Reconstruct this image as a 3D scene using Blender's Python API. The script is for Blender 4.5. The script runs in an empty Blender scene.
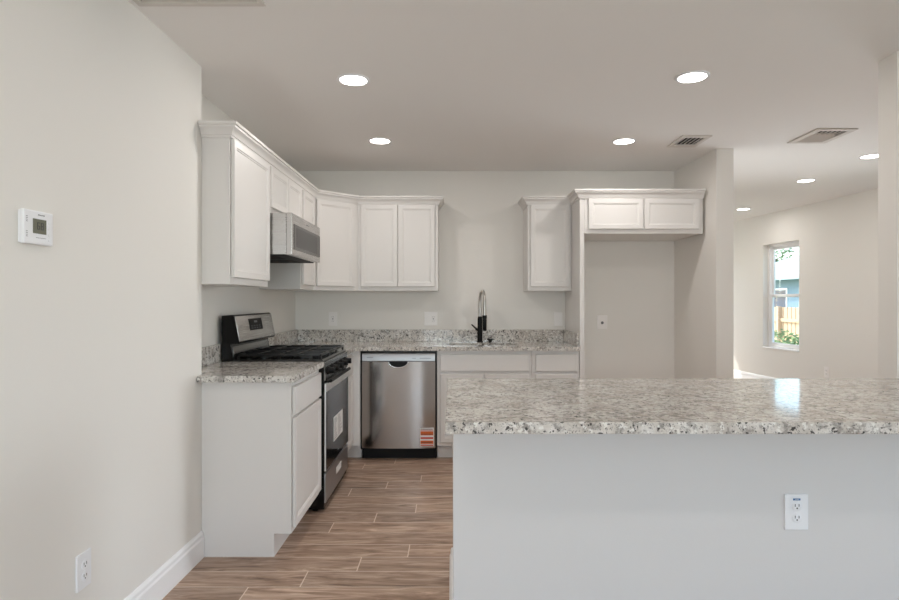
import bpy, bmesh, math, random
from mathutils import Matrix, Vector
PI = math.pi
SC = bpy.context.scene
COL = SC.collection
random.seed(7)

# ------------------------------------------------------------------ camera
F_PX = 590.0
cam_d = bpy.data.cameras.new('camera')
cam = bpy.data.objects.new('camera', cam_d); COL.objects.link(cam)
cam_d.sensor_fit = 'HORIZONTAL'; cam_d.sensor_width = 36.0
cam_d.lens = F_PX / 899.0 * 36.0
cam_d.shift_x = -2.5 / 899.0
cam_d.clip_start = 0.05; cam_d.clip_end = 200
cam.location = (0, 0, 1.278); cam.rotation_euler = (PI / 2, 0, 0)
SC.camera = cam

# ------------------------------------------------------------------ world, sun, window light, exposure
world = bpy.data.worlds.new('sky'); SC.world = world; world.use_nodes = True
wn = world.node_tree.nodes; wl = world.node_tree.links
wbg = wn['Background']; wbg.inputs['Strength'].default_value = 0.6
sky = wn.new('ShaderNodeTexSky'); sky.sky_type = 'NISHITA'; sky.sun_disc = False
sky.sun_elevation = math.radians(44); sky.sun_rotation = math.radians(-45); sky.air_density = 1.0; sky.dust_density = 2.0
wl.new(sky.outputs[0], wbg.inputs[0])

SUN_DIR = Vector((1.0, -1.0, -1.36)).normalized()
sun_d = bpy.data.lights.new('sun', 'SUN'); sun_d.energy = 3.6; sun_d.angle = math.radians(0.6); sun_d.color = (1, .95, .88)
sun = bpy.data.objects.new('sun', sun_d); COL.objects.link(sun)
sun.rotation_euler = SUN_DIR.to_track_quat('-Z', 'Y').to_euler(); sun.location = (-10, 20, 15)

def window_light(name, loc, rot, w, h, power, color=(.93, .94, 1.0), spread=PI):
    d = bpy.data.lights.new(name, 'AREA'); d.shape = 'RECTANGLE'; d.size = w; d.size_y = h; d.energy = power; d.color = color; d.spread = spread
    o = bpy.data.objects.new(name, d); COL.objects.link(o); o.location = loc; o.rotation_euler = rot
    return o
# daylight arriving through the windows behind the camera and the far glazed door, plus two added fills
window_light('daylight_rear_window', (0.2, -3.25, 1.30), (PI / 2 + .2, 0, 0), 1.8, 1.75, 74)
window_light('daylight_rear_window', (3.2, -3.25, 1.30), (PI / 2 + .45, 0, 0), 1.8, 1.75, 5)
window_light('added_side_light', (5.22, -.35, 1.30), (PI / 2 + .5, 0, PI / 2), 2.4, 1.75, 24)  # unseen side source, added to brighten the left wall
window_light('added_living_light', (4.72, 5.33, 1.33), (PI / 2 - .05, 0, PI / 2 + .35), 1.3, 1.35, 24, spread=1.5)  # added source, hidden from the camera, to brighten the stove-side base cabinets
window_light('daylight_far_door', (2.98, 10.15, 1.1), (-PI / 2 + .4, 0, 0), 0.8, 1.9, 22)
CAN_POWER = 4.2; LIVING_CAN_POWER = 3.6; DINING_CAN_POWER = 4.2
SC.cycles.diffuse_bounces = 8; SC.cycles.max_bounces = 14

SC.view_settings.view_transform = 'Standard'; SC.view_settings.look = 'None'
SC.view_settings.gamma = 1.0; SC.view_settings.use_curve_mapping = False
SC.view_settings.exposure = 0.04

# ------------------------------------------------------------------ materials
def hexc(r, g, b):
    f = lambda c: (c / 255 / 12.92) if c / 255 <= .04045 else ((c / 255 + .055) / 1.055) ** 2.4
    return (f(r), f(g), f(b), 1)
def mat(name, color, rough=.5, metal=0.0, spec=.5, emit=None, estr=1.0, bump=0.0, bscale=200.0, coat=0.0):
    m = bpy.data.materials.new(name); m.use_nodes = True
    n = m.node_tree.nodes; l = m.node_tree.links; p = n['Principled BSDF']
    p.inputs['Base Color'].default_value = color
    p.inputs['Roughness'].default_value = rough; p.inputs['Metallic'].default_value = metal
    p.inputs['Specular IOR Level'].default_value = spec
    p.inputs['Coat Weight'].default_value = coat; p.inputs['Coat Roughness'].default_value = .05
    if emit:
        p.inputs['Emission Color'].default_value = emit; p.inputs['Emission Strength'].default_value = estr
    if bump:
        t = n.new('ShaderNodeTexNoise'); t.inputs['Scale'].default_value = bscale; t.inputs['Detail'].default_value = 3
        c = n.new('ShaderNodeTexCoord'); l.new(c.outputs['Object'], t.inputs['Vector'])
        b = n.new('ShaderNodeBump'); b.inputs['Strength'].default_value = bump; b.inputs['Distance'].default_value = .002
        l.new(t.outputs['Fac'], b.inputs['Height']); l.new(b.outputs[0], p.inputs['Normal'])
    return m
def nd(m, t, **kw):
    x = m.node_tree.nodes.new(t)
    for k, v in kw.items(): setattr(x, k, v)
    return x
def lk(m, a, b): m.node_tree.links.new(a, b)
def mth(m, op, a, b=None, c=None):
    x = nd(m, 'ShaderNodeMath', operation=op)
    for i, v in enumerate((a, b, c)):
        if v is None: continue
        if isinstance(v, (int, float)): x.inputs[i].default_value = v
        else: lk(m, v, x.inputs[i])
    return x.outputs[0]
def ramp(m, fac, stops):
    r = nd(m, 'ShaderNodeValToRGB'); e = r.color_ramp.elements
    e[0].position, e[0].color = stops[0]; e[1].position, e[1].color = stops[-1]
    for p_, c_ in stops[1:-1]:
        x = e.new(p_); x.color = c_
    lk(m, fac, r.inputs[0]); return r.outputs[0]
def mix(m, fac, a, b, blend='MIX'):
    x = nd(m, 'ShaderNodeMix', data_type='RGBA', blend_type=blend)
    for i, v in ((0, fac), (6, a), (7, b)):
        if isinstance(v, (int, float, tuple)): x.inputs[i].default_value = v
        else: lk(m, v, x.inputs[i])
    return x.outputs[2]

M = {}
M['wall'] = mat('wall_paint', hexc(231, 228, 223), .6, spec=.3, bump=.12, bscale=160)
M['ceiling'] = mat('ceiling_paint', hexc(239, 237, 235), .8, spec=.2, bump=.15, bscale=120)
M['trim'] = mat('trim_paint', hexc(245, 245, 246), .35)
M['island_paint'] = mat('island_paint', hexc(216, 214, 213), .55, spec=.3, bump=.1, bscale=160)
M['cab'] = mat('cabinet_paint', hexc(224, 221, 218), .35, spec=.45)
M['cab_inside'] = mat('cabinet_underside', hexc(190, 165, 135), .6)
M['plate'] = mat('white_plastic', hexc(238, 239, 242), .35)
M['slot'] = mat('dark_slot', hexc(40, 40, 42), .6)
M['blue'] = mat('blue_label', hexc(35, 95, 150), .5)
M['black'] = mat('black_enamel', hexc(6, 6, 6), .25, spec=.25)
M['matte_black'] = mat('matte_black', hexc(8, 8, 8), .5, spec=.25)
M['cooktop'] = mat('cooktop_enamel', hexc(10, 10, 10), .10, spec=.7)
M['iron'] = mat('cast_iron', hexc(10, 10, 10), .38, spec=.45, bump=.15, bscale=300)
M['glass_black'] = mat('black_glass', hexc(14, 13, 12), .14, spec=.22)
M['plate_warm'] = mat('almond_plastic', hexc(240, 237, 235), .35)
M['chrome'] = mat('chrome', (.75, .75, .76, 1), .12, 1.0)
M['nickel'] = mat('brushed_nickel', (.55, .53, .50, 1), .3, 1.0)
M['sink'] = mat('satin_sink', (.22, .215, .21, 1), .5, 1.0)
M['display'] = mat('display_black', hexc(20, 19, 18), .45, spec=.12)
M['paper'] = mat('white_paper', hexc(232, 232, 230), .7)
M['ink'] = mat('grey_print', hexc(120, 120, 122), .7)
M['darkink'] = mat('dark_print', hexc(55, 50, 50), .7)
M['orange'] = mat('orange_print', hexc(215, 105, 45), .6)
M['red'] = mat('red_print', hexc(200, 70, 55), .6)
M['lcd'] = mat('lcd_screen', hexc(112, 112, 98), .25)
M['lcd_ink'] = mat('lcd_digit', hexc(32, 34, 28), .4)
M['lens'] = mat('light_lens', (1, 1, 1, 1), .4, emit=(1, .96, .9, 1), estr=14)
M['vent_dark'] = mat('duct_dark', hexc(28, 26, 25), .8)
M['vent_white'] = mat('vent_paint', hexc(214, 209, 203), .5)
M['mw_glass'] = mat('smoked_glass', hexc(58, 55, 52), .15)
M['bark'] = mat('bark', hexc(92, 78, 62), .9)
M['leaf'] = mat('leaf', hexc(118, 142, 88), .7)
M['leaf_light'] = mat('leaf_pale', hexc(150, 165, 120), .7)
M['siding'] = mat('house_siding', hexc(125, 150, 168), .7)
M['roof'] = mat('house_roof', hexc(165, 185, 185), .8)
M['house_glass'] = mat('house_glass', hexc(50, 75, 105), .1)
M['fence'] = mat('fence_wood', hexc(205, 175, 145), .8)
M['ground'] = mat('ground_grass', hexc(170, 175, 140), .95, bump=.5, bscale=8)

def steel_mat(name, col, rough, axis):
    m = mat(name, col, rough, 1.0); p = m.node_tree.nodes['Principled BSDF']
    c = nd(m, 'ShaderNodeTexCoord'); mp = nd(m, 'ShaderNodeMapping'); lk(m, c.outputs['Object'], mp.inputs[0])
    mp.inputs['Scale'].default_value = axis
    t = nd(m, 'ShaderNodeTexNoise'); t.inputs['Scale'].default_value = 1.0; t.inputs['Detail'].default_value = 4
    lk(m, mp.outputs[0], t.inputs['Vector'])
    r = mth(m, 'MULTIPLY_ADD', t.outputs['Fac'], .05, rough - .025); lk(m, r, p.inputs['Roughness'])
    b = nd(m, 'ShaderNodeBump'); b.inputs['Strength'].default_value = .025; b.inputs['Distance'].default_value = .001
    lk(m, t.outputs['Fac'], b.inputs['Height']); lk(m, b.outputs[0], p.inputs['Normal'])
    return m
M['steel'] = steel_mat('brushed_steel', (.50, .485, .47, 1), .27, (4, 4, 700))
M['steel_v'] = steel_mat('brushed_steel_vertical', (.46, .44, .42, 1), .16, (700, 700, 4))
M['steel_lit'] = steel_mat('lit_steel', (.78, .765, .75, 1), .32, (4, 4, 500))  # lighter steel copy, window light on the oven strip put into the colour
M['steel_mid'] = steel_mat('satin_steel', (.40, .40, .41, 1), .38, (4, 4, 300))
M['steel_dark'] = steel_mat('dark_steel', (.20, .195, .19, 1), .25, (4, 4, 700))

def granite():
    m = mat('granite', (1, 1, 1, 1), .09, spec=.5); p = m.node_tree.nodes['Principled BSDF']
    c = nd(m, 'ShaderNodeTexCoord'); co = c.outputs['Object']
    def noise(scale, detail=4, rough=.6, off=0.0, dist=0.0):
        mp = nd(m, 'ShaderNodeMapping'); lk(m, co, mp.inputs[0]); mp.inputs['Location'].default_value = (off, off * 1.7, off * .6)
        t = nd(m, 'ShaderNodeTexNoise'); t.inputs['Scale'].default_value = scale; t.inputs['Detail'].default_value = detail
        t.inputs['Roughness'].default_value = rough; t.inputs['Distortion'].default_value = dist
        lk(m, mp.outputs[0], t.inputs['Vector']); return t.outputs['Fac']
    base = ramp(m, noise(9, 5, .65), [(.32, hexc(184, 176, 167)), (.5, hexc(208, 202, 195)), (.68, hexc(224, 221, 217))])
    grey = ramp(m, noise(38, 5, .65, 3.1, .3), [(.50, (0, 0, 0, 1)), (.60, (1, 1, 1, 1))])
    col = mix(m, mth(m, 'MULTIPLY', grey, .75), base, hexc(134, 129, 124))
    white = ramp(m, noise(52, 3, .55, 8.4), [(.58, (0, 0, 0, 1)), (.64, (1, 1, 1, 1))])
    col = mix(m, mth(m, 'MULTIPLY', white, .8), col, hexc(236, 234, 229))
    dens = ramp(m, noise(6, 2, .5, 5.5), [(.3, (.0, .0, .0, 1)), (.7, (1, 1, 1, 1))])
    dk = mth(m, 'ADD', noise(72, 3.5, .55, 12.2, .3), mth(m, 'MULTIPLY', dens, .05))
    dark = ramp(m, dk, [(.625, (0, 0, 0, 1)), (.65, (1, 1, 1, 1))])
    col = mix(m, mth(m, 'MULTIPLY', dark, .9), col, hexc(40, 38, 38))
    dk2 = ramp(m, noise(190, 2, .5, 21.0), [(.63, (0, 0, 0, 1)), (.67, (1, 1, 1, 1))])
    col = mix(m, mth(m, 'MULTIPLY', dk2, .8), col, hexc(70, 67, 65))
    lk(m, col, p.inputs['Base Color'])
    return m
M['granite'] = granite()

def plank_floor():
    m = mat('wood_plank_tile', (1, 1, 1, 1), .42, spec=.4); p = m.node_tree.nodes['Principled BSDF']
    PW, PL, Y0, J0 = .1524, .9144, 2.932, -.449
    c = nd(m, 'ShaderNodeTexCoord'); s = nd(m, 'ShaderNodeSeparateXYZ'); lk(m, c.outputs['Object'], s.inputs[0])
    v = mth(m, 'DIVIDE', mth(m, 'SUBTRACT', s.outputs[1], Y0), PW)
    row = mth(m, 'FLOOR', v); fv = mth(m, 'SUBTRACT', v, row)
    joint = mth(m, 'MULTIPLY_ADD', mth(m, 'ADD', row, 1), PL / 4, J0)
    u = mth(m, 'DIVIDE', mth(m, 'SUBTRACT', s.outputs[0], joint), PL)
    ix = mth(m, 'FLOOR', u); fu = mth(m, 'SUBTRACT', u, ix)
    g = .0026
    ev = mth(m, 'MINIMUM', fv, mth(m, 'SUBTRACT', 1, fv)); eu = mth(m, 'MINIMUM', fu, mth(m, 'SUBTRACT', 1, fu))
    grout = mth(m, 'MAXIMUM', mth(m, 'LESS_THAN', ev, g / PW * .85), mth(m, 'LESS_THAN', eu, g / PL))
    cid = nd(m, 'ShaderNodeCombineXYZ'); lk(m, row, cid.inputs[0]); lk(m, ix, cid.inputs[1])
    wn_ = nd(m, 'ShaderNodeTexWhiteNoise', noise_dimensions='2D'); lk(m, cid.outputs[0], wn_.inputs['Vector'])
    # grain stretched along the plank, shifted for every plank
    cv = nd(m, 'ShaderNodeCombineXYZ')
    lk(m, mth(m, 'ADD', s.outputs[0], mth(m, 'MULTIPLY', wn_.outputs['Value'], 37.0)), cv.inputs[0])
    lk(m, mth(m, 'ADD', s.outputs[1], mth(m, 'MULTIPLY', wn_.outputs['Value'], 11.0)), cv.inputs[1])
    mp = nd(m, 'ShaderNodeMapping'); lk(m, cv.outputs[0], mp.inputs[0]); mp.inputs['Scale'].default_value = (2.6, 17, 1)
    t = nd(m, 'ShaderNodeTexNoise'); t.inputs['Scale'].default_value = 1.0; t.inputs['Detail'].default_value = 6; t.inputs['Roughness'].default_value = .62; t.inputs['Distortion'].default_value = 1.6
    lk(m, mp.outputs[0], t.inputs['Vector'])
    grain = ramp(m, t.outputs['Fac'], [(.30, hexc(108, 84, 69)), (.44, hexc(156, 130, 112)), (.57, hexc(182, 157, 139)), (.72, hexc(214, 192, 174))])
    mp2 = nd(m, 'ShaderNodeMapping'); lk(m, cv.outputs[0], mp2.inputs[0]); mp2.inputs['Scale'].default_value = (6, 120, 1)
    t2 = nd(m, 'ShaderNodeTexNoise'); t2.inputs['Scale'].default_value = 1.0; t2.inputs['Detail'].default_value = 3; lk(m, mp2.outputs[0], t2.inputs['Vector'])
    fine = ramp(m, t2.outputs['Fac'], [(.35, (.86, .85, .84, 1)), (.65, (1.08, 1.08, 1.08, 1))])
    colr = mix(m, 1.0, grain, fine, 'MULTIPLY')
    tone = ramp(m, wn_.outputs['Value'], [(0, (.80, .80, .80, 1)), (.5, (1, .99, .98, 1)), (1, (1.14, 1.12, 1.10, 1))])
    colr = mix(m, 1.0, colr, tone, 'MULTIPLY')
    colr = mix(m, grout, colr, hexc(222, 204, 188))
    lk(m, colr, p.inputs['Base Color'])
    b = nd(m, 'ShaderNodeBump'); b.inputs['Strength'].default_value = .25; b.inputs['Distance'].default_value = .002
    lk(m, mth(m, 'SUBTRACT', mth(m, 'MULTIPLY', t.outputs['Fac'], .4), grout), b.inputs['Height']); lk(m, b.outputs[0], p.inputs['Normal'])
    return m
M['floor'] = plank_floor()

def pane_mat():
    m = bpy.data.materials.new('window_glass'); m.use_nodes = True; n = m.node_tree.nodes; n.clear()
    o = n.new('ShaderNodeOutputMaterial'); t = n.new('ShaderNodeBsdfTransparent'); g = n.new('ShaderNodeBsdfGlossy')
    t.inputs[0].default_value = (.95, .985, .985, 1); g.inputs['Roughness'].default_value = .02
    f = n.new('ShaderNodeLayerWeight'); f.inputs[0].default_value = .5; x = n.new('ShaderNodeMixShader')
    lk(m, mth(m, 'MULTIPLY_ADD', mth(m, 'POWER', f.outputs['Facing'], 5.0), .6, .03), x.inputs[0]); lk(m, t.outputs[0], x.inputs[1]); lk(m, g.outputs[0], x.inputs[2]); lk(m, x.outputs[0], o.inputs[0])
    return m
M['pane'] = pane_mat()

# ------------------------------------------------------------------ mesh helpers
def box(bm, x0, x1, y0, y1, z0, z1, bev=0.0, mx=None, seg=2):
    r = bmesh.ops.create_cube(bm, size=1.0)
    vs = r['verts']
    for v in vs:
        v.co = Vector(((x0 + x1) / 2 + v.co.x * (x1 - x0), (y0 + y1) / 2 + v.co.y * (y1 - y0), (z0 + z1) / 2 + v.co.z * (z1 - z0)))
    if mx is not None: bmesh.ops.transform(bm, matrix=mx, verts=vs)
    if bev:
        es = list({e for v in vs for e in v.link_edges})
        bmesh.ops.bevel(bm, geom=es, offset=bev, segments=seg, affect='EDGES', profile=.6)
    return vs
def prism(bm, pts, z0, z1):
    """vertical prism over a plan polygon (counter-clockwise)"""
    a = [bm.verts.new((x, y, z0)) for x, y in pts]; b = [bm.verts.new((x, y, z1)) for x, y in pts]
    n = len(pts)
    bm.faces.new(list(reversed(a))); bm.faces.new(b)
    for i in range(n): bm.faces.new((a[i], a[(i + 1) % n], b[(i + 1) % n], b[i]))
def extrude_yz(bm, pts, x0, x1):
    """profile in (y, z) extruded along x"""
    a = [bm.verts.new((x0, y, z)) for y, z in pts]; b = [bm.verts.new((x1, y, z)) for y, z in pts]
    n = len(pts); fs = [bm.faces.new(a), bm.faces.new(list(reversed(b)))]
    for i in range(n): fs.append(bm.faces.new((a[(i + 1) % n], a[i], b[i], b[(i + 1) % n])))
    bmesh.ops.recalc_face_normals(bm, faces=fs)
def lathe(bm, prof, mx=None, seg=32, closed=False):
    """profile [(r, z)] turned about z; closed with caps"""
    rings = []
    for r, z in prof:
        rings.append([bm.verts.new((r * math.cos(2 * PI * k / seg), r * math.sin(2 * PI * k / seg), z)) for k in range(seg)])
    fs = []
    for a, b in zip(rings, rings[1:]):
        for k in range(seg): fs.append(bm.faces.new((a[k], a[(k + 1) % seg], b[(k + 1) % seg], b[k])))
    if closed:
        for k in range(seg): fs.append(bm.faces.new((rings[-1][k], rings[-1][(k + 1) % seg], rings[0][(k + 1) % seg], rings[0][k])))
    else:
        fs.append(bm.faces.new(list(reversed(rings[0])))); fs.append(bm.faces.new(rings[-1]))
    bmesh.ops.recalc_face_normals(bm, faces=fs)
    if mx is not None: bmesh.ops.transform(bm, matrix=mx, verts=[v for rg in rings for v in rg])
def tube(bm, pts, r, seg=14):
    pts = [Vector(p) for p in pts]; rs = r if isinstance(r, (list, tuple)) else [r] * len(pts)
    rings = []; up = None
    for i, p in enumerate(pts):
        d = (pts[min(i + 1, len(pts) - 1)] - pts[max(i - 1, 0)]).normalized()
        if up is None: up = d.orthogonal().normalized()
        up = (up - d * up.dot(d)).normalized(); s = d.cross(up)
        rings.append([bm.verts.new(p + (up * math.cos(2 * PI * k / seg) + s * math.sin(2 * PI * k / seg)) * rs[i]) for k in range(seg)])
    fs = []
    for a, b in zip(rings, rings[1:]):
        for k in range(seg): fs.append(bm.faces.new((a[k], a[(k + 1) % seg], b[(k + 1) % seg], b[k])))
    fs.append(bm.faces.new(list(reversed(rings[0])))); fs.append(bm.faces.new(rings[-1]))
    bmesh.ops.recalc_face_normals(bm, faces=fs)
def sweep(bm, path, prof):
    """mitred sweep of a closed profile [(out, z)] along a plan path; outward is to the right of travel"""
    P = [Vector((x, y)) for x, y in path]; n = len(P); rows = []
    for i in range(n):
        d0 = (P[i] - P[i - 1]).normalized() if i else None
        d1 = (P[i + 1] - P[i]).normalized() if i < n - 1 else None
        n0 = Vector((d0.y, -d0.x)) if d0 else None; n1 = Vector((d1.y, -d1.x)) if d1 else None
        if n0 is None: mv = n1
        elif n1 is None: mv = n0
        else:
            mv = (n0 + n1).normalized(); mv = mv / max(.3, mv.dot(n1))
        rows.append([bm.verts.new((P[i].x + mv.x * o, P[i].y + mv.y * o, z)) for o, z in prof])
    fs = []; k = len(prof)
    for a, b in zip(rows, rows[1:]):
        for j in range(k): fs.append(bm.faces.new((a[j], a[(j + 1) % k], b[(j + 1) % k], b[j])))
    fs.append(bm.faces.new(rows[0])); fs.append(bm.faces.new(list(reversed(rows[-1]))))
    bmesh.ops.recalc_face_normals(bm, faces=fs)
def build(name, bm, m, parent=None, smooth=True, label=None):
    me = bpy.data.meshes.new(name); bm.to_mesh(me); bm.free()
    for mm in (m if isinstance(m, (list, tuple)) else [m]): me.materials.append(mm)
    if smooth:
        for p_ in me.polygons: p_.use_smooth = True
        me.set_sharp_from_angle(angle=math.radians(38))
    o = bpy.data.objects.new(name, me); COL.objects.link(o)
    if parent: o.parent = parent
    if label: o['label'] = label
    return o
def bx(name, m, parent, *a, bev=0.0, label=None):
    bm = bmesh.new(); box(bm, *a, bev=bev); return build(name, bm, m, parent, smooth=False, label=label)
def thing(name, label, cat, loc=(0, 0, 0), rz=0.0, group=None):
    o = bpy.data.objects.new(name, None); COL.objects.link(o); o.empty_display_size = .1
    o.location = loc; o.rotation_euler = (0, 0, rz); return tag(o, label, cat, group)
def tag(o, label, cat, group=None):
    o['label'] = label; o['category'] = cat
    if group: o['group'] = group
    return o
def struct(name, bm, m, parent=None):
    o = build(name, bm, m, parent, smooth=False)
    if not parent: o['kind'] = 'structure'
    return o
def dup(root, loc, rz, label):
    c = root.copy(); COL.objects.link(c); c.location = loc; c.rotation_euler = (0, 0, rz); c['label'] = label
    for ch in list(root.children):
        k = ch.copy(); COL.objects.link(k); k.parent = c
        for g in list(ch.children):
            q = g.copy(); COL.objects.link(q); q.parent = k
    return c

# ------------------------------------------------------------------ room shell
CH = 2.44           # ceiling height
KX, BY = -1.41, 5.315   # kitchen left wall, kitchen back wall
FX = -.80           # face of the left base run
FYB = 4.705         # face of the back base run
bm = bmesh.new(); box(bm, -1.7, 5.1, -3.15, 10.05, -.1, 0); struct('floor', bm, M['floor'])
VENTS = {'small': (1.655, 1.805, 4.20, 4.40), 'passage': (2.515, 2.705, 4.03, 4.31), 'return': (-1.205, -.755, 1.84, 2.29)}   # duct openings
bm = bmesh.new(); xs = sorted({-1.7, 5.1, *[q for v in VENTS.values() for q in v[:2]]}); ys = sorted({-3.15, 10.05, *[q for v in VENTS.values() for q in v[2:]]})
gv = {}
def gvert(x, y, z):
    k = (x, y, z)
    if k not in gv: gv[k] = bm.verts.new(k)
    return gv[k]
for i in range(len(xs) - 1):
    for j in range(len(ys) - 1):
        cx, cy = (xs[i] + xs[i + 1]) / 2, (ys[j] + ys[j + 1]) / 2
        if any(v[0] < cx < v[1] and v[2] < cy < v[3] for v in VENTS.values()): continue
        bm.faces.new([gvert(xs[i], ys[j], CH), gvert(xs[i], ys[j + 1], CH), gvert(xs[i + 1], ys[j + 1], CH), gvert(xs[i + 1], ys[j], CH)])
ret = bmesh.ops.extrude_face_region(bm, geom=list(bm.faces)); bmesh.ops.translate(bm, verts=[e for e in ret['geom'] if isinstance(e, bmesh.types.BMVert)], vec=(0, 0, .15))
bmesh.ops.recalc_face_normals(bm, faces=list(bm.faces)); struct('ceiling', bm, M['ceiling'])
bm = bmesh.new(); prism(bm, [(-1.53, -3.0), (-1.335, -3.0), (-1.246, 2.935), (-1.53, 2.935)], 0, CH); struct('wall_left', bm, M['wall'])
bm = bmesh.new(); box(bm, KX - .12, KX, 2.935, BY, 0, CH); struct('wall_kitchen_left', bm, M['wall'])
bm = bmesh.new(); box(bm, KX - .12, 2.16, BY, BY + .12, 0, CH); struct('wall_back', bm, M['wall'])
bm = bmesh.new(); prism(bm, [(2.003, BY), (2.03, 4.53), (2.162, 4.53), (2.162, BY)], 0, CH); struct('wall_fridge_side', bm, M['wall'])
bm = bmesh.new(); box(bm, 2.04, 2.162, BY + .12, 9.87, 0, CH); struct('wall_living_left', bm, M['wall'])
bm = bmesh.new(); box(bm, 2.08, 4.95, 2.757, 2.88, 0, CH); struct('wall_passage', bm, M['wall'])


def wall_with_openings(bm, L, H, T, ops):
    """wall in local x (0..L), y 0..T, with rectangular openings (x0,x1,z0,z1)"""
    x = 0
    for a, b, z0, z1 in sorted(ops):
        if a > x: box(bm, x, a, 0, T, 0, H)
        if z0 > 0: box(bm, a, b, 0, T, 0, z0)
        if z1 < H: box(bm, a, b, 0, T, z1, H)
        x = b
    if x < L: box(bm, x, L, 0, T, 0, H)
# living room wall, a little askew to the kitchen
LR = math.atan2(-1, .101); LROOT = (5.052 - .101 * 9.87, 9.87, 0)
WX0, WX1, WZ0, WZ1 = 1.839, 2.553, .635, 2.027
bm = bmesh.new(); wall_with_openings(bm, 7.10, CH, .15, [(WX0, WX1, WZ0, WZ1), (3.89, 5.25, WZ0, WZ1)])  # second opening belongs to the added window
o = struct('wall_living_right', bm, M['wall']); o.location = LROOT; o.rotation_euler = (0, 0, LR)
# far wall with glazed door
DX0, DX1 = 2.5, 3.42
bm = bmesh.new(); wall_with_openings(bm, 2.9, CH, .12, [(DX0 - 2.16, DX1 - 2.16, 0, 2.2)])
o = struct('wall_far', bm, M['wall']); o.location = (2.16, 9.87, 0)
# rear wall behind the camera, two windows
RW = [(-.75, 1.15, .45, 2.2), (2.25, 4.15, .45, 2.2)]
bm = bmesh.new(); wall_with_openings(bm, 6.6, CH, .12, [(4.95 - b, 4.95 - a, c, d) for a, b, c, d in RW])
o = struct('wall_rear', bm, M['wall']); o.location = (4.95, -3.0, 0); o.rotation_euler = (0, 0, PI)

SW = (-1.6, .9, .45, 2.2)
bm = bmesh.new(); wall_with_openings(bm, 5.88, CH, .12, [(2.88 - SW[1], 2.88 - SW[0], SW[2], SW[3])])
o = struct('wall_right', bm, M['wall']); o.location = (4.95, 2.88, 0); o.rotation_euler = (0, 0, -PI / 2)

def single_hung(name, loc, rz, w, h, rail, yoff):
    r = bpy.data.objects.new(name, None); COL.objects.link(r); r.location = loc; r.rotation_euler = (0, 0, rz); r['kind'] = 'structure'
    y = yoff; bm = bmesh.new(); f = .042
    for a in ((0, f, 0, h), (w - f, w, 0, h), (f, w - f, 0, f), (f, w - f, h - f, h)): box(bm, a[0], a[1], y, y + .06, a[2], a[3], .003)
    build('window_frame', bm, M['trim'], r)
    for nm, z0, z1, yy in (('lower_sash', f, rail + .02, y + .004), ('upper_sash', rail - .02, h - f, y + .03)):
        bm = bmesh.new(); s = .03
        for a in ((f, f + s, z0, z1), (w - f - s, w - f, z0, z1), (f + s, w - f - s, z0, z0 + s), (f + s, w - f - s, z1 - s, z1)):
            box(bm, a[0], a[1], yy, yy + .024, a[2], a[3], .002)
        sh = build(nm, bm, M['trim'], r)
        bx('pane', M['pane'], sh, f + s, w - f - s, yy + .010, yy + .014, z0 + s, z1 - s)
    bx('window_sill', M['trim'], r, 0.002, w - .002, -.012, yoff, -.004, .012, bev=.003)
    return r
def local(root, rz, x): return (root[0] + math.cos(rz) * x, root[1] + math.sin(rz) * x)
lx, ly = local(LROOT, LR, WX0)
single_hung('window_1', (lx, ly, WZ0), LR, WX1 - WX0, WZ1 - WZ0, .70, .075)
for i, (a, b, c, d) in enumerate(RW):
    single_hung('window_%d' % (i + 2), (b, -3.0, c), PI, b - a, d - c, (d - c) / 2, .05)
single_hung('window_4', (4.95, SW[1], SW[2]), -PI / 2, SW[1] - SW[0], SW[3] - SW[2], (SW[3] - SW[2]) / 2, .05)  # unseen window, added to go with the side fill
lx, ly = local(LROOT, LR, 3.89)
single_hung('window_5', (lx, ly, WZ0), LR, 1.36, WZ1 - WZ0, .70, .075)  # hidden window, added to let more light into the kitchen
dr = bpy.data.objects.new('door_1', None); COL.objects.link(dr); dr.location = (DX0, 9.87, 0); dr['kind'] = 'structure'
bm = bmesh.new(); W = DX1 - DX0
for a in ((0, .1, 0.0, 2.2), (W - .1, W, 0.0, 2.2), (.1, W - .1, 0.0, .16), (.1, W - .1, 2.12, 2.2)): box(bm, a[0], a[1], .03, .075, a[2], a[3], .003)
build('door_frame', bm, M['trim'], dr); bx('pane', M['pane'], dr, .1, W - .1, .05, .056, .16, 2.12)
bm = bmesh.new(); tube(bm, [(.05, .03, 1.0), (.05, -.02, 1.0), (.16, -.025, 1.0)], .009); build('door_handle', bm, M['nickel'], dr)

BB = [(0, 0), (.015, 0), (.015, .095), (.011, .105), (.011, .118), (.006, .130), (0, .132)]
def baseboard(name, path, h=1.0):
    bm = bmesh.new(); sweep(bm, path, [(a, b * h) for a, b in BB]); struct(name, bm, M['trim'])
baseboard('baseboard_left', [(-1.335, -3.0), (-1.2465, 2.932)])
lw = lambda t: local(LROOT, LR, t)
baseboard('baseboard_living_right', [lw(0.02), lw(7.0)], 1.9)
baseboard('baseboard_passage', [(4.7, 2.88), (2.08, 2.88), (2.08, 2.757)][:2])
baseboard('baseboard_fridge_side', [(2.162, 4.53), (2.162, 4.6)][::-1])
baseboard('baseboard_alcove', [(1.055, BY), (2.003, BY), (2.03, 4.53), (2.162, 4.53)])
baseboard('baseboard_living_left', [(2.162, 4.53), (2.162, 9.87)])
baseboard('baseboard_right', [(4.95, 2.757), (4.95, -3.0)])

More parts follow.
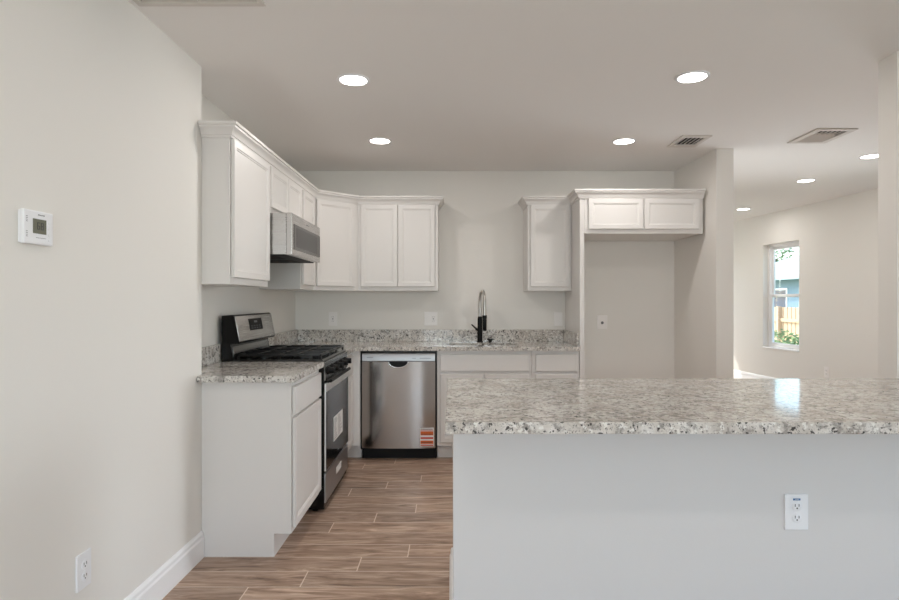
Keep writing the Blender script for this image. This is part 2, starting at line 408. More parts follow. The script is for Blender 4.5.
# ------------------------------------------------------------------ cabinets
def shaker(bm, x0, x1, z0, z1, t=.017, stile=.050, y=0.0):
    """door or drawer front with a recessed panel: front face at y-t, back at y"""
    vs = box(bm, x0, x1, y - t, y, z0, z1)
    bm.normal_update()
    ff = [f for f in bm.faces if f.normal.y < -.9 and all(v in vs for v in f.verts)]
    bm.faces.ensure_lookup_table()
    oe = [e for e in ff[0].edges]
    r = bmesh.ops.inset_region(bm, faces=ff, thickness=.004, depth=0)
    for e in oe:
        for v in e.verts: v.co.y += .003
    if stile:
        bmesh.ops.inset_region(bm, faces=ff, thickness=stile - .004, depth=0)
        bmesh.ops.inset_region(bm, faces=ff, thickness=.005, depth=-.004)
        bmesh.ops.inset_region(bm, faces=ff, thickness=.008, depth=0)
        bmesh.ops.inset_region(bm, faces=ff, thickness=.003, depth=-.004)
def front(name, parent, x0, x1, z0, z1, stile=.050):
    bm = bmesh.new(); shaker(bm, x0, x1, z0, z1, stile=stile, y=-.003); return build(name, bm, M['cab'], parent, smooth=False)
TOE, BT = .115, .875   # toe kick height, top of base carcass
def base_carcass(parent, w, depth=.61, left_panel=False):
    bm = bmesh.new()
    extrude_yz(bm, [(0, TOE), (0, BT), (depth - .004, BT), (depth - .004, 0.0), (.085, 0.0), (.085, TOE)], 0, w)
    return build('carcass', bm, M['cab'], parent, smooth=False)

# near base cabinet, left run
c = thing('base_cabinet', 'white base cabinet with drawer and door at the near end, left of the stove', 'cabinet', (FX, 2.936, 0), PI / 2, 'white base cabinets')
base_carcass(c, .605, .45)
front('drawer_front', c, .012, .589, .705, .845, 0); front('door', c, .012, .589, .145, .69)
# corner base cabinet beyond the stove
c = thing('corner_base_cabinet', 'white narrow corner base cabinet squeezed between stove and dishwasher', 'cabinet', (0, 0, 0), 0, 'white base cabinets')
bm = bmesh.new(); prism(bm, [(KX + .004, 4.318), (FX, 4.318), (FX, FYB), (-.732, FYB), (-.732, BY - .004), (KX + .004, BY - .004)], TOE, BT)
build('carcass', bm, M['cab'], c, smooth=False)
bm = bmesh.new(); prism(bm, [(KX + .004, 4.322), (FX - .085, 4.322), (FX - .085, FYB + .085), (-.734, FYB + .085), (-.734, BY - .006), (KX + .004, BY - .006)], 0.0, TOE)
build('toe_kick', bm, M['cab'], c, smooth=False)
fr = front('door', c, 0, .30, .145, .69); fr.location = (FX, 4.36, 0); fr.rotation_euler = (0, 0, PI / 2)
fr = front('drawer_front', c, 0, .30, .705, .845, 0); fr.location = (FX, 4.36, 0); fr.rotation_euler = (0, 0, PI / 2)
# sink base
c = thing('sink_base_cabinet', 'white double-door base cabinet under the sink, right of the dishwasher', 'cabinet', (-.118, FYB, 0), 0, 'white base cabinets')
bm = bmesh.new()
extrude_yz(bm, [(0, TOE), (0, BT), (.02, BT), (.02, .62), (.606, .62), (.606, 0.0), (.085, 0.0), (.085, TOE)], 0, .752)
build('carcass', bm, M['cab'], c, smooth=False)
front('false_drawer_front', c, .026, .726, .712, .846, 0)
front('door', c, .026, .373, .145, .69); front('door', c, .379, .726, .145, .69)
# drawer base
c = thing('drawer_base_cabinet', 'white single-door base cabinet with drawer beside the tall refrigerator panel', 'cabinet', (.637, FYB, 0), 0, 'white base cabinets')
base_carcass(c, .376); front('drawer_front', c, .028, .356, .712, .846, 0); front('door', c, .028, .356, .145, .69)

# upper cabinets
UB, UT, UD = 1.357, 2.12, .304
UXF, UYF = KX + UD, BY - UD      # -1.09, 4.995
def upper(name, label, loc, rz, w, doors, z0=UB, z1=UT, depth=UD, dz0=None, dz1=None):
    c = thing(name, label, 'cabinet', (loc[0], loc[1], z0), rz, 'white wall cabinets')
    bm = bmesh.new(); box(bm, 0, w, 0, depth - .003, 0, z1 - z0, .0015)
    build('carcass', bm, M['cab'], c, smooth=False)
    for a, b in doors: front('door', c, a, b, .034, 2.084 - z0)
    return c
upper('wall_cabinet', 'tall white wall cabinet nearest the camera, left of the microwave', (UXF, 2.937), PI / 2, .603, [(.010, .587)])
upper('short_wall_cabinet', 'short white double-door wall cabinet directly above the microwave', (UXF, 3.546), PI / 2, .756, [(.022, .375), (.381, .734)], z0=1.806)
upper('narrow_wall_cabinet', 'narrow white wall cabinet between the microwave and the angled corner cabinet', (UXF, 4.308), PI / 2, .395, [(.025, .372)])
c = thing('corner_wall_cabinet', 'white wall cabinet set diagonally across the corner', 'cabinet', (0, 0, UB), 0, 'white wall cabinets')
bm = bmesh.new(); prism(bm, [(KX + .003, 4.7055), (UXF, 4.7055), (-.8005, UYF), (-.8005, BY - .003), (KX + .003, BY - .003)], 0, UT - UB)
build('carcass', bm, M['cab'], c, smooth=False)
fr = front('door', c, .022, .388, .034, 2.084 - UB); fr.location = (UXF, 4.705, 0); fr.rotation_euler = (0, 0, PI / 4)
upper('wall_cabinet', 'white double-door wall cabinet on the back wall above the dishwasher', (-.799, UYF), 0, .68, [(.026, .338), (.342, .655)])
upper('wall_cabinet', 'white single-door wall cabinet right of the faucet, against the tall panel', (.643, UYF), 0, .373, [(.022, .353)])
FRB = 1.808
fc = upper('refrigerator_cabinet', 'short wide white cabinet on a tall side panel, over the empty refrigerator alcove', (1.056, FYB), 0, .944, [(.028, .464), (.474, .909)], z0=FRB, depth=.61)
bx('side_panel', M['cab'], fc, -.038, -.0015, -.002, BY - FYB - .003, -FRB, UT - FRB, bev=.0015)
CP = [(0, 2.086), (.010, 2.086), (.012, 2.096), (.017, 2.098), (.020, 2.110), (.029, 2.122), (.040, 2.130), (.041, 2.139), (.049, 2.142), (.049, 2.156), (0, 2.156)]
bm = bmesh.new(); sweep(bm, [(-1.244, 2.937), (UXF, 2.937), (UXF, 4.705), (-.80, UYF), (-.119, UYF), (-.119, BY - .002)], CP)
tag(build('crown_moulding', bm, M['cab']), 'white crown moulding along the left and corner wall cabinets', 'moulding', 'crown mouldings')
bm = bmesh.new(); sweep(bm, [(.643, BY - .002), (.643, UYF), (1.018, UYF), (1.018, FYB - .002), (2.001, FYB - .002)], CP)
tag(build('crown_moulding', bm, M['cab']), 'white crown moulding over the right wall cabinet and refrigerator cabinet', 'moulding', 'crown mouldings')

# ------------------------------------------------------------------ countertops
CT, CB = .908, .8755
c = thing('countertop', 'speckled granite countertop on the end base cabinet, left of the stove', 'countertop', (0, 0, 0), 0, 'granite countertops')
bm = bmesh.new(); prism(bm, [(-1.243, 2.872), (-.768, 2.872), (-.768, 3.541), (KX + .002, 3.541), (KX + .002, 2.938), (-1.243, 2.938)], CB, CT)
bmesh.ops.bevel(bm, geom=list(bm.edges), offset=.003, segments=2, affect='EDGES'); build('slab', bm, M['granite'], c, smooth=False)
bx('backsplash', M['granite'], c, KX + .002, KX + .022, 2.94, 3.541, CT, 1.012, bev=.002)
c = thing('countertop', 'long speckled granite countertop with the sink along the back wall', 'countertop', (0, 0, 0), 0, 'granite countertops')
SX, SY, SRX, SRY = .258, 4.955, .29, .13    # undermount sink opening
bm = bmesh.new()
N = 40
def supe(a, rx, ry, n=3.2):
    ca, sa = math.cos(a), math.sin(a)
    return (SX + rx * math.copysign(abs(ca) ** (2 / n), ca), SY + ry * math.copysign(abs(sa) ** (2 / n), sa))
outer = [(-.768, 4.665), (1.0165, 4.665), (1.0165, BY - .002), (KX + .002, BY - .002), (KX + .002, 4.316), (-.768, 4.316)]
hole = [supe(2 * PI * k / N, SRX, SRY) for k in range(N)]
def plate_with_hole(bm, outer, hole, z0, z1):
    allf = []
    for z in (z0, z1):
        vo = [bm.verts.new((x, y, z)) for x, y in outer]; vh = [bm.verts.new((x, y, z)) for x, y in hole]
        es = [bm.edges.new((vo[i], vo[(i + 1) % len(vo)])) for i in range(len(vo))] + [bm.edges.new((vh[i], vh[(i + 1) % len(vh)])) for i in range(len(vh))]
        bmesh.ops.triangle_fill(bm, edges=es, use_beauty=True, use_dissolve=True)
        allf.append((vo, vh))
    for a, b in ((allf[0][0], allf[1][0]), (allf[0][1], allf[1][1])):
        for i in range(len(a)): bm.faces.new((a[i], a[(i + 1) % len(a)], b[(i + 1) % len(a)], b[i]))
    bmesh.ops.recalc_face_normals(bm, faces=list(bm.faces))
plate_with_hole(bm, outer, hole, CB, CT)
build('slab', bm, M['granite'], c, smooth=False)
bx('backsplash', M['granite'], c, KX + .024, .995, BY - .022, BY - .002, CT, 1.012, bev=.002)
bx('backsplash', M['granite'], c, KX + .002, KX + .022, 4.318, BY - .002, CT, 1.012, bev=.002)
bx('backsplash', M['granite'], c, .997, 1.0165, 4.72, BY - .002, CT, 1.012, bev=.002)
# sink
bm = bmesh.new(); rings = []
for rx, ry, z in ((SRX + .02, SRY + .02, CB - .003), (SRX + .002, SRY + .002, CB - .003), (SRX - .004, SRY - .004, CB - .05), (SRX - .015, SRY - .015, .70), (SRX - .06, SRY - .05, .683), (.03, .03, .68)):
    rings.append([bm.verts.new((*supe(2 * PI * k / N, rx, ry), z)) for k in range(N)])
for a, b in zip(rings, rings[1:]):
    for k in range(N): bm.faces.new((a[k], a[(k + 1) % N], b[(k + 1) % N], b[k]))
bm.faces.new(rings[-1]); bmesh.ops.recalc_face_normals(bm, faces=list(bm.faces))
so = build('sink', bm, M['sink']); sm = so.modifiers.new('thick', 'SOLIDIFY'); sm.thickness = .0015; sm.offset = -1
tag(so, 'steel undermount sink basin let into the back countertop', 'sink')
dm = Matrix.Translation((SX, SY, .6805)); bm = bmesh.new(); lathe(bm, [(.0, 0.0005), (.028, 0.0005), (.04, .002), (.042, .005), (.03, .004), (.0001, .003)], dm); build('drain', bm, M['chrome'], so)

# ------------------------------------------------------------------ faucet
fa = thing('faucet', 'tall black and steel pull-down faucet behind the sink', 'faucet', (.247, 5.215, CT + .0008))
bm = bmesh.new(); lathe(bm, [(.027, 0), (.027, .006), (.022, .010), (.0215, .20), (.018, .222), (.0155, .224)]); build('body', bm, M['matte_black'], fa)
dx, dy = .19, -.982  # plan direction of the spout
arc = [(0, 0, .22), (0, 0, .34)]
for k in range(1, 15):
    a = PI - k * PI / 14; r = .085
    s = r + r * math.cos(a); arc.append((dx * s, dy * s, .355 + .092 * math.sin(a)))
arc += [(dx * .17, dy * .17, .31), (dx * .17, dy * .17, .235)]
bm = bmesh.new(); tube(bm, arc, .0135, 16); build('spout', bm, M['nickel'], fa)
hm = Matrix.Translation((dx * .17, dy * .17, .105))
bm = bmesh.new(); lathe(bm, [(.014, 0), (.0175, .006), (.0185, .09), (.017, .105), (.020, .107), (.020, .130), (.013, .134)], hm); build('spray_head', bm, M['matte_black'], fa)
bm = bmesh.new(); tube(bm, [(-.018, 0, .105), (-.035, -.004, .115)], .011); tube(bm, [(-.03, -.004, .112), (-.075, -.012, .155)], [.0075, .006]); build('lever', bm, M['matte_black'], fa)
cp = thing('sink_hole_cover', 'small black cap on the countertop right of the faucet', 'cap', (.338, 5.20, CT + .0008))
bm = bmesh.new(); lathe(bm, [(.012, 0), (.012, .008), (.018, .014), (.034, .024), (.034, .028), (.0001, .029)]); build('cap', bm, M['matte_black'], cp)

# ------------------------------------------------------------------ island
isl = thing('kitchen_island', 'white panelled island base under the big granite counter in front', 'island', (0, 0, 0))
bx('body', M['island_paint'], isl, .004, 2.78, 2.03, 2.735, 0.0, CB, bev=.003)
bm = bmesh.new(); sweep(bm, [(.004, 2.735), (.004, 2.03), (2.78, 2.03), (2.78, 2.735)], BB); build('baseboard', bm, M['trim'], isl, smooth=False)
o = bx('island_countertop', M['granite'], None, -.021, 2.80, 1.765, 2.752, CB + .0005, CT + .004, bev=.004)
tag(o, 'wide speckled granite island countertop in the foreground', 'countertop', 'granite countertops')

# ------------------------------------------------------------------ stove
W = .757
rg = thing('gas_stove', 'black and stainless gas stove with cast-iron grates and backguard', 'stove', (FX, 3.546, 0), PI / 2)
bx('body', M['black'], rg, .001, W - .001, -.030, .585, .018, .893, bev=.002)
for x in (.04, W - .04):
    for y in (.03, .54):
        bm = bmesh.new(); lathe(bm, [(.018, 0), (.018, .012), (.01, .014), (.01, .05)], Matrix.Translation((x, y, 0)), 16); build('foot', bm, M['black'], rg)
bm = bmesh.new(); extrude_yz(bm, [(-.022, .893), (-.026, .912), (-.018, .921), (.52, .921), (.52, .912), (.0, .905), (.59, .893)][:5] + [(.52, .893)], 0, W); build('cooktop', bm, M['cooktop'], rg)
bm = bmesh.new(); extrude_yz(bm, [(-.029, .79), (-.038, .79), (-.034, .892), (-.029, .892)], .008, W - .008); cpn = build('control_panel', bm, M['steel_dark'], rg)
bx('trim_strip', M['steel_dark'], cpn, .002, W - .002, -.037, -.02, .884, .903, bev=.003)
for k, x in enumerate((.09, .225, .378, .53, .665)):
    mx = Matrix.Translation((x, -.0355, .845)) @ Matrix.Rotation(PI / 2, 4, 'X')
    bm = bmesh.new(); lathe(bm, [(.027, 0), (.027, .008), (.021, .012), (.019, .038), (.016, .041)], mx, 24); box(bm, -.0045, .0045, -.019, .019, .036, .046, .002, mx); build('knob', bm, M['matte_black'], cpn)
od = bx('oven_door', M['steel_lit'], rg, .004, W - .004, -.042, -.0305, .245, .772, bev=.004)
bx('oven_window', M['glass_black'], od, .006, W - .006, -.0435, -.0415, .250, .722, bev=.0015)
bm = bmesh.new(); tube(bm, [(.05, -.06, .785), (.705, -.06, .785)], .011)
for x in (.07, .687): tube(bm, [(x, -.03, .772), (x, -.06, .785)], .008)
build('handle', bm, M['matte_black'], od)
st = bx('label_sheet', M['paper'], od, .225, .53, -.0445, -.0435, .372, .527)
bm = bmesh.new()
for k in range(11):
    z = .512 - k * .0125
    for a, b in ((.24, .24 + .05 + .07 * random.random()), (.37, .37 + .05 + .09 * random.random())): box(bm, a, b, -.0449, -.0444, z - .002, z + .002)
build('print', bm, M['ink'], st, smooth=False)
bm = bmesh.new(); box(bm, .36, .40, -.0440, -.0434, .283, .290); build('badge', bm, M['ink'], od)
dw_ = bx('drawer', M['steel_mid'], rg, .002, W - .002, -.040, -.0305, .055, .232, bev=.004)
bx('sticker', M['paper'], dw_, .33, .50, -.0408, -.0398, .135, .178)
# grates
for gx0, gx1 in ((.012, .255), (.259, .498), (.502, .745)):
    bm = bmesh.new(); y0, y1 = -.012, .495; z0, z1 = .938, .952; t = .006
    for x in (gx0 + t, gx1 - t): box(bm, x - t, x + t, y0, y1, z0, z1, .002)
    for y in (y0 + t, y1 - t, (y0 + y1) / 2): box(bm, gx0, gx1, y - t, y + t, z0, z1, .002)
    xm = (gx0 + gx1) / 2; box(bm, xm - t, xm + t, y0, y1, z0, z1 + .003, .002)
    for yb in (.13, .37): box(bm, gx0, gx1, yb - t, yb + t, z0, z1 + .003, .002)
    for x in (gx0 + t, gx1 - t):
        for y in (y0 + t, y1 - t, (y0 + y1) / 2): box(bm, x - t, x + t, y - t, y + t, .9205, z0)
    build('grate', bm, M['iron'], rg)
for x, y, r in ((.135, .13, .045), (.135, .37, .036), (.62, .13, .05), (.62, .37, .034), (.378, .25, .04)):
    bm = bmesh.new(); lathe(bm, [(r + .012, .9205), (r + .012, .924), (r, .926), (r, .931), (r - .004, .934), (.0001, .934)], Matrix.Translation((x, y, 0))); build('burner', bm, M['iron'], rg)
bm = bmesh.new(); extrude_yz(bm, [(.585, .893), (.585, 1.183), (.522, 1.188), (.512, 1.180), (.482, 1.024), (.486, 1.014), (.532, 1.010), (.518, .922), (.518, .893)], .0, W - .035); bg = build('backguard', bm, M['black'], rg)
ang = math.atan2(.030, .156)
pm = Matrix.Translation((0, .4945, 1.100)) @ Matrix.Rotation(-ang, 4, 'X')
bm = bmesh.new(); box(bm, .004, W - .045, -.0045, .002, -.076, .080, .003, pm); pn = build('control_fascia', bm, M['steel'], bg)
bm = bmesh.new(); box(bm, .220, .470, -.0062, -.004, -.018, .058, .002, pm); ds = build('display', bm, M['display'], pn, smooth=False)
for i in range(4):
    for j in range(2): bm = bmesh.new(); box(bm, .250 + i * .05, .272 + i * .05, -.0068, -.006, -.006 + j * .014, -.002 + j * .014, 0, pm); build('button_mark', bm, M['ink'], ds, smooth=False)
bm = bmesh.new(); box(bm, .315, .375, -.0068, -.006, .03, .044, 0, pm); build('clock', bm, M['ink'], ds, smooth=False)
bm = bmesh.new(); m2 = Matrix.Translation((0, .524, .966)) @ Matrix.Rotation(-.15, 4, 'X'); box(bm, .02, W - .055, -.003, .003, -.03, .03, .001, m2); build('lower_trim', bm, M['steel_dark'], bg)

# ------------------------------------------------------------------ microwave
mw = thing('microwave', 'low stainless microwave hung under the short cabinet over the stove', 'microwave', (-.963, 3.5475, 1.524), PI / 2)
bx('body', M['steel'], mw, .001, .755, .036, .443, .028, .279, bev=.002)
bm = bmesh.new(); extrude_yz(bm, [(.05, .0225), (.44, .0225), (.443, .03), (.04, .03)], .004, .752); und = build('underside', bm, M['matte_black'], mw)
for x in (.08, .45): bx('filter_grille', M['vent_dark'], und, x, x + .22, .12, .36, .0205, .0235)
dd = bx('door', M['steel'], mw, .0, .756, .0, .034, .026, .280, bev=.004)
bx('window', M['mw_glass'], dd, .045, .720, -.003, .002, .062, .218, bev=.0015)
bx('screen_mesh', M['glass_black'], dd, .10, .655, -.0036, -.0028, .082, .200)
bx('badge', M['ink'], dd, .35, .41, -.0008, .001, .245, .252)
bx('latch', M['matte_black'], dd, .724, .738, -.004, .001, .065, .215, bev=.002)

# ------------------------------------------------------------------ dishwasher
dwr = thing('dishwasher', 'stainless steel dishwasher with orange sticker under the back countertop', 'dishwasher', (-.7275, FYB, 0))
W = .605
bx('tub', M['black'], dwr, .002, W - .002, .02, .58, .09, .872)
bx('toe_kick', M['matte_black'], dwr, .004, W - .004, .065, .085, 0.0, .10)
bx('side_trim', M['black'], dwr, .0, .012, -.004, .03, .09, .87); bx('side_trim', M['black'], dwr, W - .012, W, -.004, .03, .09, .87)
bx('top_gap', M['black'], dwr, .0, W, -.006, .03, .853, .8725)  # black strip drawn as the shaded gap under the countertop
bm = bmesh.new(); NX = 28; f0, f1 = [], []
pts = []
for i in range(NX + 1):
    u = i / NX; x = .011 + u * (W - .022); b = 1 - abs(2 * u - 1) ** 3.6
    pts.append((x, -.008 - .018 * b))
prism(bm, [(x, y) for x, y in pts] + [(W - .011, .02), (.011, .02)], .1, .789); dwd = build('door', bm, M['steel_v'], dwr)
bm = bmesh.new(); extrude_yz(bm, [(.02, .792), (-.014, .792), (-.014, .84), (-.008, .853), (.02, .853)], .013, W - .013); cp_ = build('control_strip', bm, M['steel_mid'], dwr)
for x0, x1, z in ((.05, .10, .818), (.41, .44, .812), (.47, .56, .812)): bx('print', M['ink'], cp_, x0, x1, -.0148, -.0138, z, z + .006)
# pocket handle
bm = bmesh.new(); hp = []
for k in range(17):
    a = PI + k * PI / 16; hp.append((.302 + .078 * math.cos(a), .789 + .048 * math.sin(a)))
a_ = [bm.verts.new((x, -.0275, z)) for x, z in hp]; b_ = [bm.verts.new((x, -.020, z)) for x, z in hp]
bm.faces.new(a_); bm.faces.new(list(reversed(b_)))
for i in range(17): bm.faces.new((a_[(i + 1) % 17], a_[i], b_[i], b_[(i + 1) % 17]))
bmesh.ops.recalc_face_normals(bm, faces=list(bm.faces)); hd = build('handle_pocket', bm, M['matte_black'], dwd)
bm = bmesh.new(); tube(bm, [(x, -.029, z) for x, z in hp], .006, 10); build('handle_rim', bm, M['chrome'], hd)
sk = bx('sticker', M['paper'], dwd, .474, .583, -.0262, -.0130, .118, .262, label='orange and white sticker')
for z0, z1 in ((.205, .237), (.137, .163)): bx('orange_band', M['orange'], sk, .478, .579, -.0268, -.0255, z0, z1)
for z0, z1 in ((.122, .130), (.176, .190), (.243, .247)): bx('red_band', M['red'], sk, .478, .579, -.0268, -.0255, z0, z1)
for x1, z in ((.575, .254), (.575, .214), (.57, .150)): bx('print', M['darkink'], sk, .482, x1, -.0272, -.0262, z - .002, z + .002)

# ------------------------------------------------------------------ outlets and thermostat
def outlet(label, loc, rz, w=.076, kinds=('duplex',), sticker=False, m='plate_warm'):
    """plate front faces local -y, back at y=0, centred on loc"""
    r = thing('wall_outlet', label, 'outlet', loc, rz, 'wall plates')
    h = .122; bx('cover_plate', M[m], r, -w / 2, w / 2, -.007, 0, -h / 2, h / 2, bev=.0025)
    n = len(kinds)
    for i, k in enumerate(kinds):
        cx = (i - (n - 1) / 2) * .046
        if k == 'duplex':
            for cz in (.020, -.020):
                mx = Matrix.Translation((cx, -.0068, cz)) @ Matrix.Rotation(PI / 2, 4, 'X')
                bm = bmesh.new(); lathe(bm, [(.0165, 0), (.0165, .0018), (.0155, .0024)], mx, 24); f = build('receptacle', bm, M[m], r)
                bm = bmesh.new()
                for sx in (-.0065, .0065): box(bm, cx + sx - .0011, cx + sx + .0011, -.0098, -.0088, cz - .001, cz + .008)
                lathe(bm, [(.0026, 0), (.0026, .001)], Matrix.Translation((cx, -.0088, cz - .0065)) @ Matrix.Rotation(PI / 2, 4, 'X'), 12)
                build('slots', bm, M['slot'], f, smooth=False)
        elif k == 'decora':
            f = bx('receptacle', M[m], r, cx - .0165, cx + .0165, -.0095, -.006, -.034, .034, bev=.001)
            bm = bmesh.new()
            for cz in (.018, -.02):
                for sx in (-.006, .006): box(bm, cx + sx - .0011, cx + sx + .0011, -.0101, -.0092, cz - .004, cz + .004)
            box(bm, cx - .006, cx + .006, -.0101, -.0092, -.003, .003); build('slots', bm, M['slot'], f, smooth=False)
        elif k == 'switch':
            f = bx('rocker', M[m], r, cx - .0165, cx + .0165, -.0098, -.006, -.034, .034, bev=.001)
        elif k == 'single':
            mx = Matrix.Translation((cx, -.0068, -.005)) @ Matrix.Rotation(PI / 2, 4, 'X')
            bm = bmesh.new(); lathe(bm, [(.013, 0), (.013, .002), (.008, .003), (.004, .003)], mx, 20); build('jack', bm, M['ink'], r)
    for i in range(n):
        cx = (i - (n - 1) / 2) * .046
        for z in ((0,) if kinds[i] == 'duplex' else (.045, -.045)): bm = bmesh.new(); lathe(bm, [(.0028, 0), (.0028, .0008), (.001, .0011)], Matrix.Translation((cx, -.0069, z)) @ Matrix.Rotation(PI / 2, 4, 'X'), 10); build('screw', bm, M[m], r)
    if sticker:
        s = bx('blue_sticker', M['blue'], r, -.0125, .0125, -.0077, -.0068, .040, .0465); bx('print', M[m], s, -.007, .007, -.0081, -.0076, .0425, .0437)
    return r
outlet('white outlet with a blue sticker on the front of the island', (1.182, 2.03, .551), 0, .08, ('duplex',), True, 'plate')
wa = PI / 2 - math.atan2(.089, 5.935)
outlet('white outlet low on the left wall near the baseboard', (-1.335 + .089 * (5.01 / 5.935), 2.012, .357), wa, .076, ('duplex',), False, 'plate')
outlet('white outlet on the back wall left of the dishwasher, near the corner', (-1.072, BY, 1.108), 0, .076, ('decora',))
outlet('double white switch and outlet plate on the back wall above the dishwasher', (-.19, BY, 1.108), 0, .118, ('switch', 'decora'))
outlet('white plate on the back wall under the right wall cabinet', (.957, BY, 1.105), 0, .074, ('switch',))
outlet('white plate with one round socket inside the refrigerator alcove', (1.352, BY, 1.078), 0, .09, ('single',))
ox, oy = lw((9.87 - 6.86) * 1.0051); outlet('white outlet low on the living room wall right of the window', (ox, oy, .44), LR, .074, ('duplex',))

tx = -1.335 + .089 * (4.777 / 5.935)
th = thing('thermostat', 'white wall thermostat with grey screen reading 68', 'thermostat', (tx, 1.777, 1.495), wa)
bx('back_plate', M['plate'], th, -.060, .060, -.006, 0, -.048, .048, bev=.002)
bx('housing', M['plate'], th, -.0615, .0615, -.020, -.006, -.0505, .0505, bev=.004)
sc_ = bx('screen', M['lcd'], th, -.026, .030, -.0212, -.0195, -.018, .026, bev=.0005)
SEG = {'6': 'afgecd', '8': 'abcdefg'}
bm = bmesh.new()
for ch, cx in (('6', -.008), ('8', .0075)):
    w_, h_ = .011, .022; t = .0024; z0 = -.006
    S = {'a': (0, w_, h_ - t, h_), 'd': (0, w_, 0, t), 'g': (0, w_, h_ / 2 - t / 2, h_ / 2 + t / 2), 'f': (0, t, h_ / 2, h_), 'e': (0, t, 0, h_ / 2), 'b': (w_ - t, w_, h_ / 2, h_), 'c': (w_ - t, w_, 0, h_ / 2)}
    for s in SEG[ch]:
        a = S[s]; box(bm, cx + a[0] - .001, cx + a[1] - .001, -.0217, -.0210, z0 + a[2], z0 + a[3])
build('digits', bm, M['lcd_ink'], sc_, smooth=False)
for z in (.018, .0, -.018, -.034): bx('button', M['plate'], th, .039, .051, -.0215, -.0195, z - .004, z + .004, bev=.001)
bm = bmesh.new()
for k in range(6): box(bm, -.004 + k * .0048, -.001 + k * .0048, -.0204, -.0198, .037, .0405)
build('print', bm, M['ink'], th, smooth=False); bm = bmesh.new()
for k in range(9): box(bm, -.013 + k * .0048, -.0095 + k * .0048, -.0204, -.0198, -.031, -.0295)
build('print', bm, M['ink'], th, smooth=False)
for z in (.022, -.022):
    bm = bmesh.new()
    for k in range(4): box(bm, -.054, -.047, -.0204, -.0198, z - .008 + k * .005, z - .0065 + k * .005)
    build('vent_slots', bm, M['ink'], th, smooth=False)

# ------------------------------------------------------------------ ceiling lights, vents
def can_light(label, x, y, power):
    r = thing('recessed_light', label, 'ceiling light', (x, y, CH), 0, 'recessed ceiling lights')
    bm = bmesh.new(); lathe(bm, [(.070, -.0045), (.070, 0), (.086, 0), (.085, -.004), (.078, -.007), (.072, -.0065)][::-1], closed=True); build('trim_ring', bm, M['plate'], r)
    bm = bmesh.new(); lathe(bm, [(.071, -.001), (.071, -.005), (.0001, -.0058)]); build('lens', bm, M['lens'], r)
    d = bpy.data.lights.new('lamp_light', 'AREA'); d.shape = 'DISK'; d.size = .13; d.energy = power; d.color = (1, .95, .91)
    l = bpy.data.objects.new('lamp_light', d); COL.objects.link(l); l.parent = r; l.location = (0, 0, -.012)
    return r
for lb, x, y in (('round recessed ceiling light, nearer one on the left over the stove side', -.52, 3.11), ('round recessed ceiling light, farther one on the left near the dishwasher', -.525, 4.30),
                 ('round recessed ceiling light, farther one on the right beside the small ceiling vent', 1.256, 4.31), ('round recessed ceiling light, nearer one on the right above the island', 1.25, 3.07),
                 ('round recessed ceiling light nearest the passage wall in the living room', 3.38, 4.76), ('round recessed ceiling light in the middle of the living room row', 3.437, 5.73), ('farthest round recessed ceiling light beside the corner wall in the living room', 3.72, 7.53),
                 ('round recessed ceiling light above the left side of the dining area, out of the view', -.50, .55), ('round recessed ceiling light above the right side of the dining area, out of the view', 1.75, .55)):
    can_light(lb, x, y, LIVING_CAN_POWER if x > 2.2 else CAN_POWER if y > 2 else DINING_CAN_POWER)

def vent(name, label, key, mx0, mx1, my0, my1, far=1.0, pitch=.03, rz=0.0, tilt=-.62):
    """ceiling register over a duct opening; far = share of the opening (from its far side) with straight blades"""
    x0, x1, y0, y1 = VENTS[key]
    r = thing(name, label, 'vent', ((x0 + x1) / 2, (y0 + y1) / 2, CH), rz, 'ceiling vents')
    w, d = (x1 - x0) / 2, (y1 - y0) / 2
    bm = bmesh.new()
    for a in ((-w - mx0, w + mx1, -d - my0, -d), (-w - mx0, w + mx1, d, d + my1), (-w - mx0, -w, -d, d), (w, w + mx1, -d, d)): box(bm, *a, -.009, 0, .003)
    build('frame', bm, M['vent_white'], r, smooth=False)
    bm = bmesh.new()
    for a in ((-w, w, -d, -d + .004), (-w, w, d - .004, d), (-w, -w + .004, -d + .004, d - .004), (w - .004, w, -d + .004, d - .004)): box(bm, *a, .0, .149)
    box(bm, -w, w, -d, d, .145, .149); build('duct', bm, M['vent_dark'], r, smooth=False)  # duct coloured near-black for the shade of a deep shaft
    ys = d - far * 2 * d
    if far > 0:
        bm = bmesh.new(); n = round(2 * w / pitch)
        for k in range(n):
            x = -w + (k + .5) * 2 * w / n; box(bm, x - .0008, x + .0008, max(ys, -d + .004), d - .004, -.004, .005)
        build('blades', bm, M['vent_white'], r, smooth=False)
    if far < 1:
        bm = bmesh.new(); n = round((ys + d) / pitch); p = (ys + d) / n
        for k in range(n):
            y = -d + (k + .5) * p
            box(bm, -w + .004, w - .004, -p * .66, p * .66, -.0006, .0006, 0, Matrix.Translation((0, y, .001)) @ Matrix.Rotation(tilt, 4, 'X'))
        build('louvres', bm, M['vent_white'], r, smooth=False)
    return r
vent('ceiling_vent', 'small ceiling vent dark between its blades, above the refrigerator alcove', 'small', .03, .03, .045, .06)
vent('ceiling_vent', 'ceiling vent beyond the island on the right, half dark and half white', 'passage', .045, .045, .04, .04, .40, rz=PI, tilt=.62)
r = vent('return_air_grille', 'large ceiling return grille at the top left edge of the view', 'return', .025, .025, .025, .03, 0.0, .02)
bm = bmesh.new(); box(bm, -.003, .003, -.22, .22, -.008, -.004); build('divider', bm, M['vent_white'], r, smooth=False)

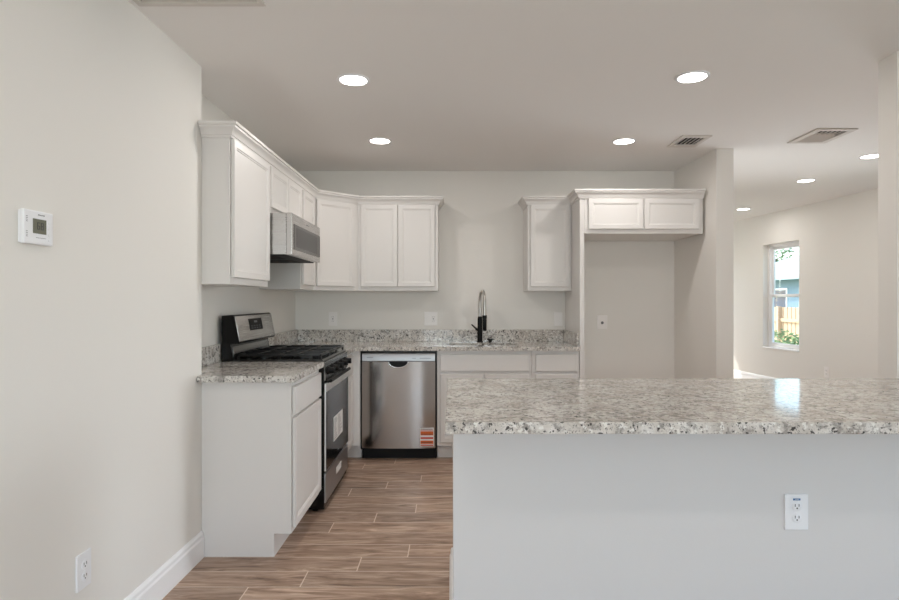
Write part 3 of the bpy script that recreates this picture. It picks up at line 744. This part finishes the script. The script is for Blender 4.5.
# ------------------------------------------------------------------ outside the living room window
bm = bmesh.new(); box(bm, -30, 45, -25, 60, -.45, -.2); o = struct('ground', bm, M['ground'])
fe = thing('fence', 'pale wooden board fence seen through the living room window', 'fence', (8.1, 14.5, 0), 0)
bm = bmesh.new()
for k in range(60): y = -5.0 + k * .17; box(bm, 0, .022, y, y + .145, -.2, 1.10 + .0 * k, .0)
build('boards', bm, M['fence'], fe, smooth=False)
for z in (.25, .75): bx('rail', M['fence'], fe, -.04, 0, -5, 5.2, z, z + .08)
for k in range(5): bx('post', M['fence'], fe, -.09, 0, -4.8 + k * 2.4, -4.71 + k * 2.4, -.2, 1.12)
ho = thing('house', 'pale blue neighbouring house behind the fence outside the window', 'house', (13.2, 22.0, 0), 0)
bx('wall', M['siding'], ho, 0, 7, -5, 6, -.2, 2.15)
bm = bmesh.new(); prof = [(-.6, 2.05), (3.5, 3.25), (7.6, 2.05), (7.6, 2.2), (3.5, 3.42), (-.6, 2.2)]
va = [bm.verts.new((x, -5.5, z)) for x, z in prof]; vb = [bm.verts.new((x, 6.5, z)) for x, z in prof]
bm.faces.new(va); bm.faces.new(vb[::-1])
for i in range(6): bm.faces.new((va[i], vb[i], vb[(i + 1) % 6], va[(i + 1) % 6]))
bmesh.ops.recalc_face_normals(bm, faces=list(bm.faces)); build('roof', bm, M['roof'], ho, smooth=False)
for y in (-3.2, -.6, 1.2, 3.6):
    wf = bx('window', M['trim'], ho, -.03, .02, y, y + 1.0, .7, 1.75); bx('pane', M['house_glass'], wf, -.035, -.028, y + .08, y + .92, .78, 1.67)
def foliage(bm, n, c, r, size, rnd):
    for _ in range(n):
        while True:
            p = Vector((rnd.uniform(-1, 1), rnd.uniform(-1, 1), rnd.uniform(-1, 1)))
            if .25 < p.length < 1: break
        p = Vector((c[0] + p.x * r[0], c[1] + p.y * r[1], c[2] + p.z * r[2]))
        a = Vector((rnd.uniform(-1, 1), rnd.uniform(-1, 1), rnd.uniform(-1, 1))).normalized(); b = a.orthogonal().normalized(); s = size * rnd.uniform(.6, 1.3)
        vs = [bm.verts.new(p + a * s), bm.verts.new(p + b * s * .45), bm.verts.new(p - a * s), bm.verts.new(p - b * s * .45)]; bm.faces.new(vs)
rnd = random.Random(3)
for i, (x, y, rr, h, lb) in enumerate(((6.35, 10.6, .38, .62, 'leafy green bush below the window, left of the others'), (6.85, 11.5, .40, .5, 'leafy green bush below the window, in the middle'), (7.05, 12.6, .45, .6, 'leafy green bush nearest the fence outside the window'))):
    s = thing('bush', lb, 'bush', (x, y, -.2), 0, 'bushes outside the window')
    bm = bmesh.new(); foliage(bm, 420, (0, 0, .35 + h / 2 - .1), (rr, rr, h / 2), .05, rnd); build('foliage', bm, M['leaf_light' if i % 2 else 'leaf'], s, smooth=False)
    bm = bmesh.new()
    for k in range(5): tube(bm, [(0, 0, -.002), (rnd.uniform(-.2, .2), rnd.uniform(-.2, .2), .4)], [.015, .006], 6)
    build('stem', bm, M['bark'], s)
tr = thing('tree', 'leafy tree rising behind the neighbouring house outside the window', 'tree', (21.5, 39.0, -.2), 0)
bm = bmesh.new(); tube(bm, [(0, 0, -.002), (.1, .05, 2.0), (0, .1, 4.2)], [.22, .16, .08]); build('trunk', bm, M['bark'], tr)
bm = bmesh.new(); foliage(bm, 700, (-.4, 0.4, 4.9), (1.5, 1.5, 1.7), .16, rnd); build('crown', bm, M['leaf'], tr, smooth=False)
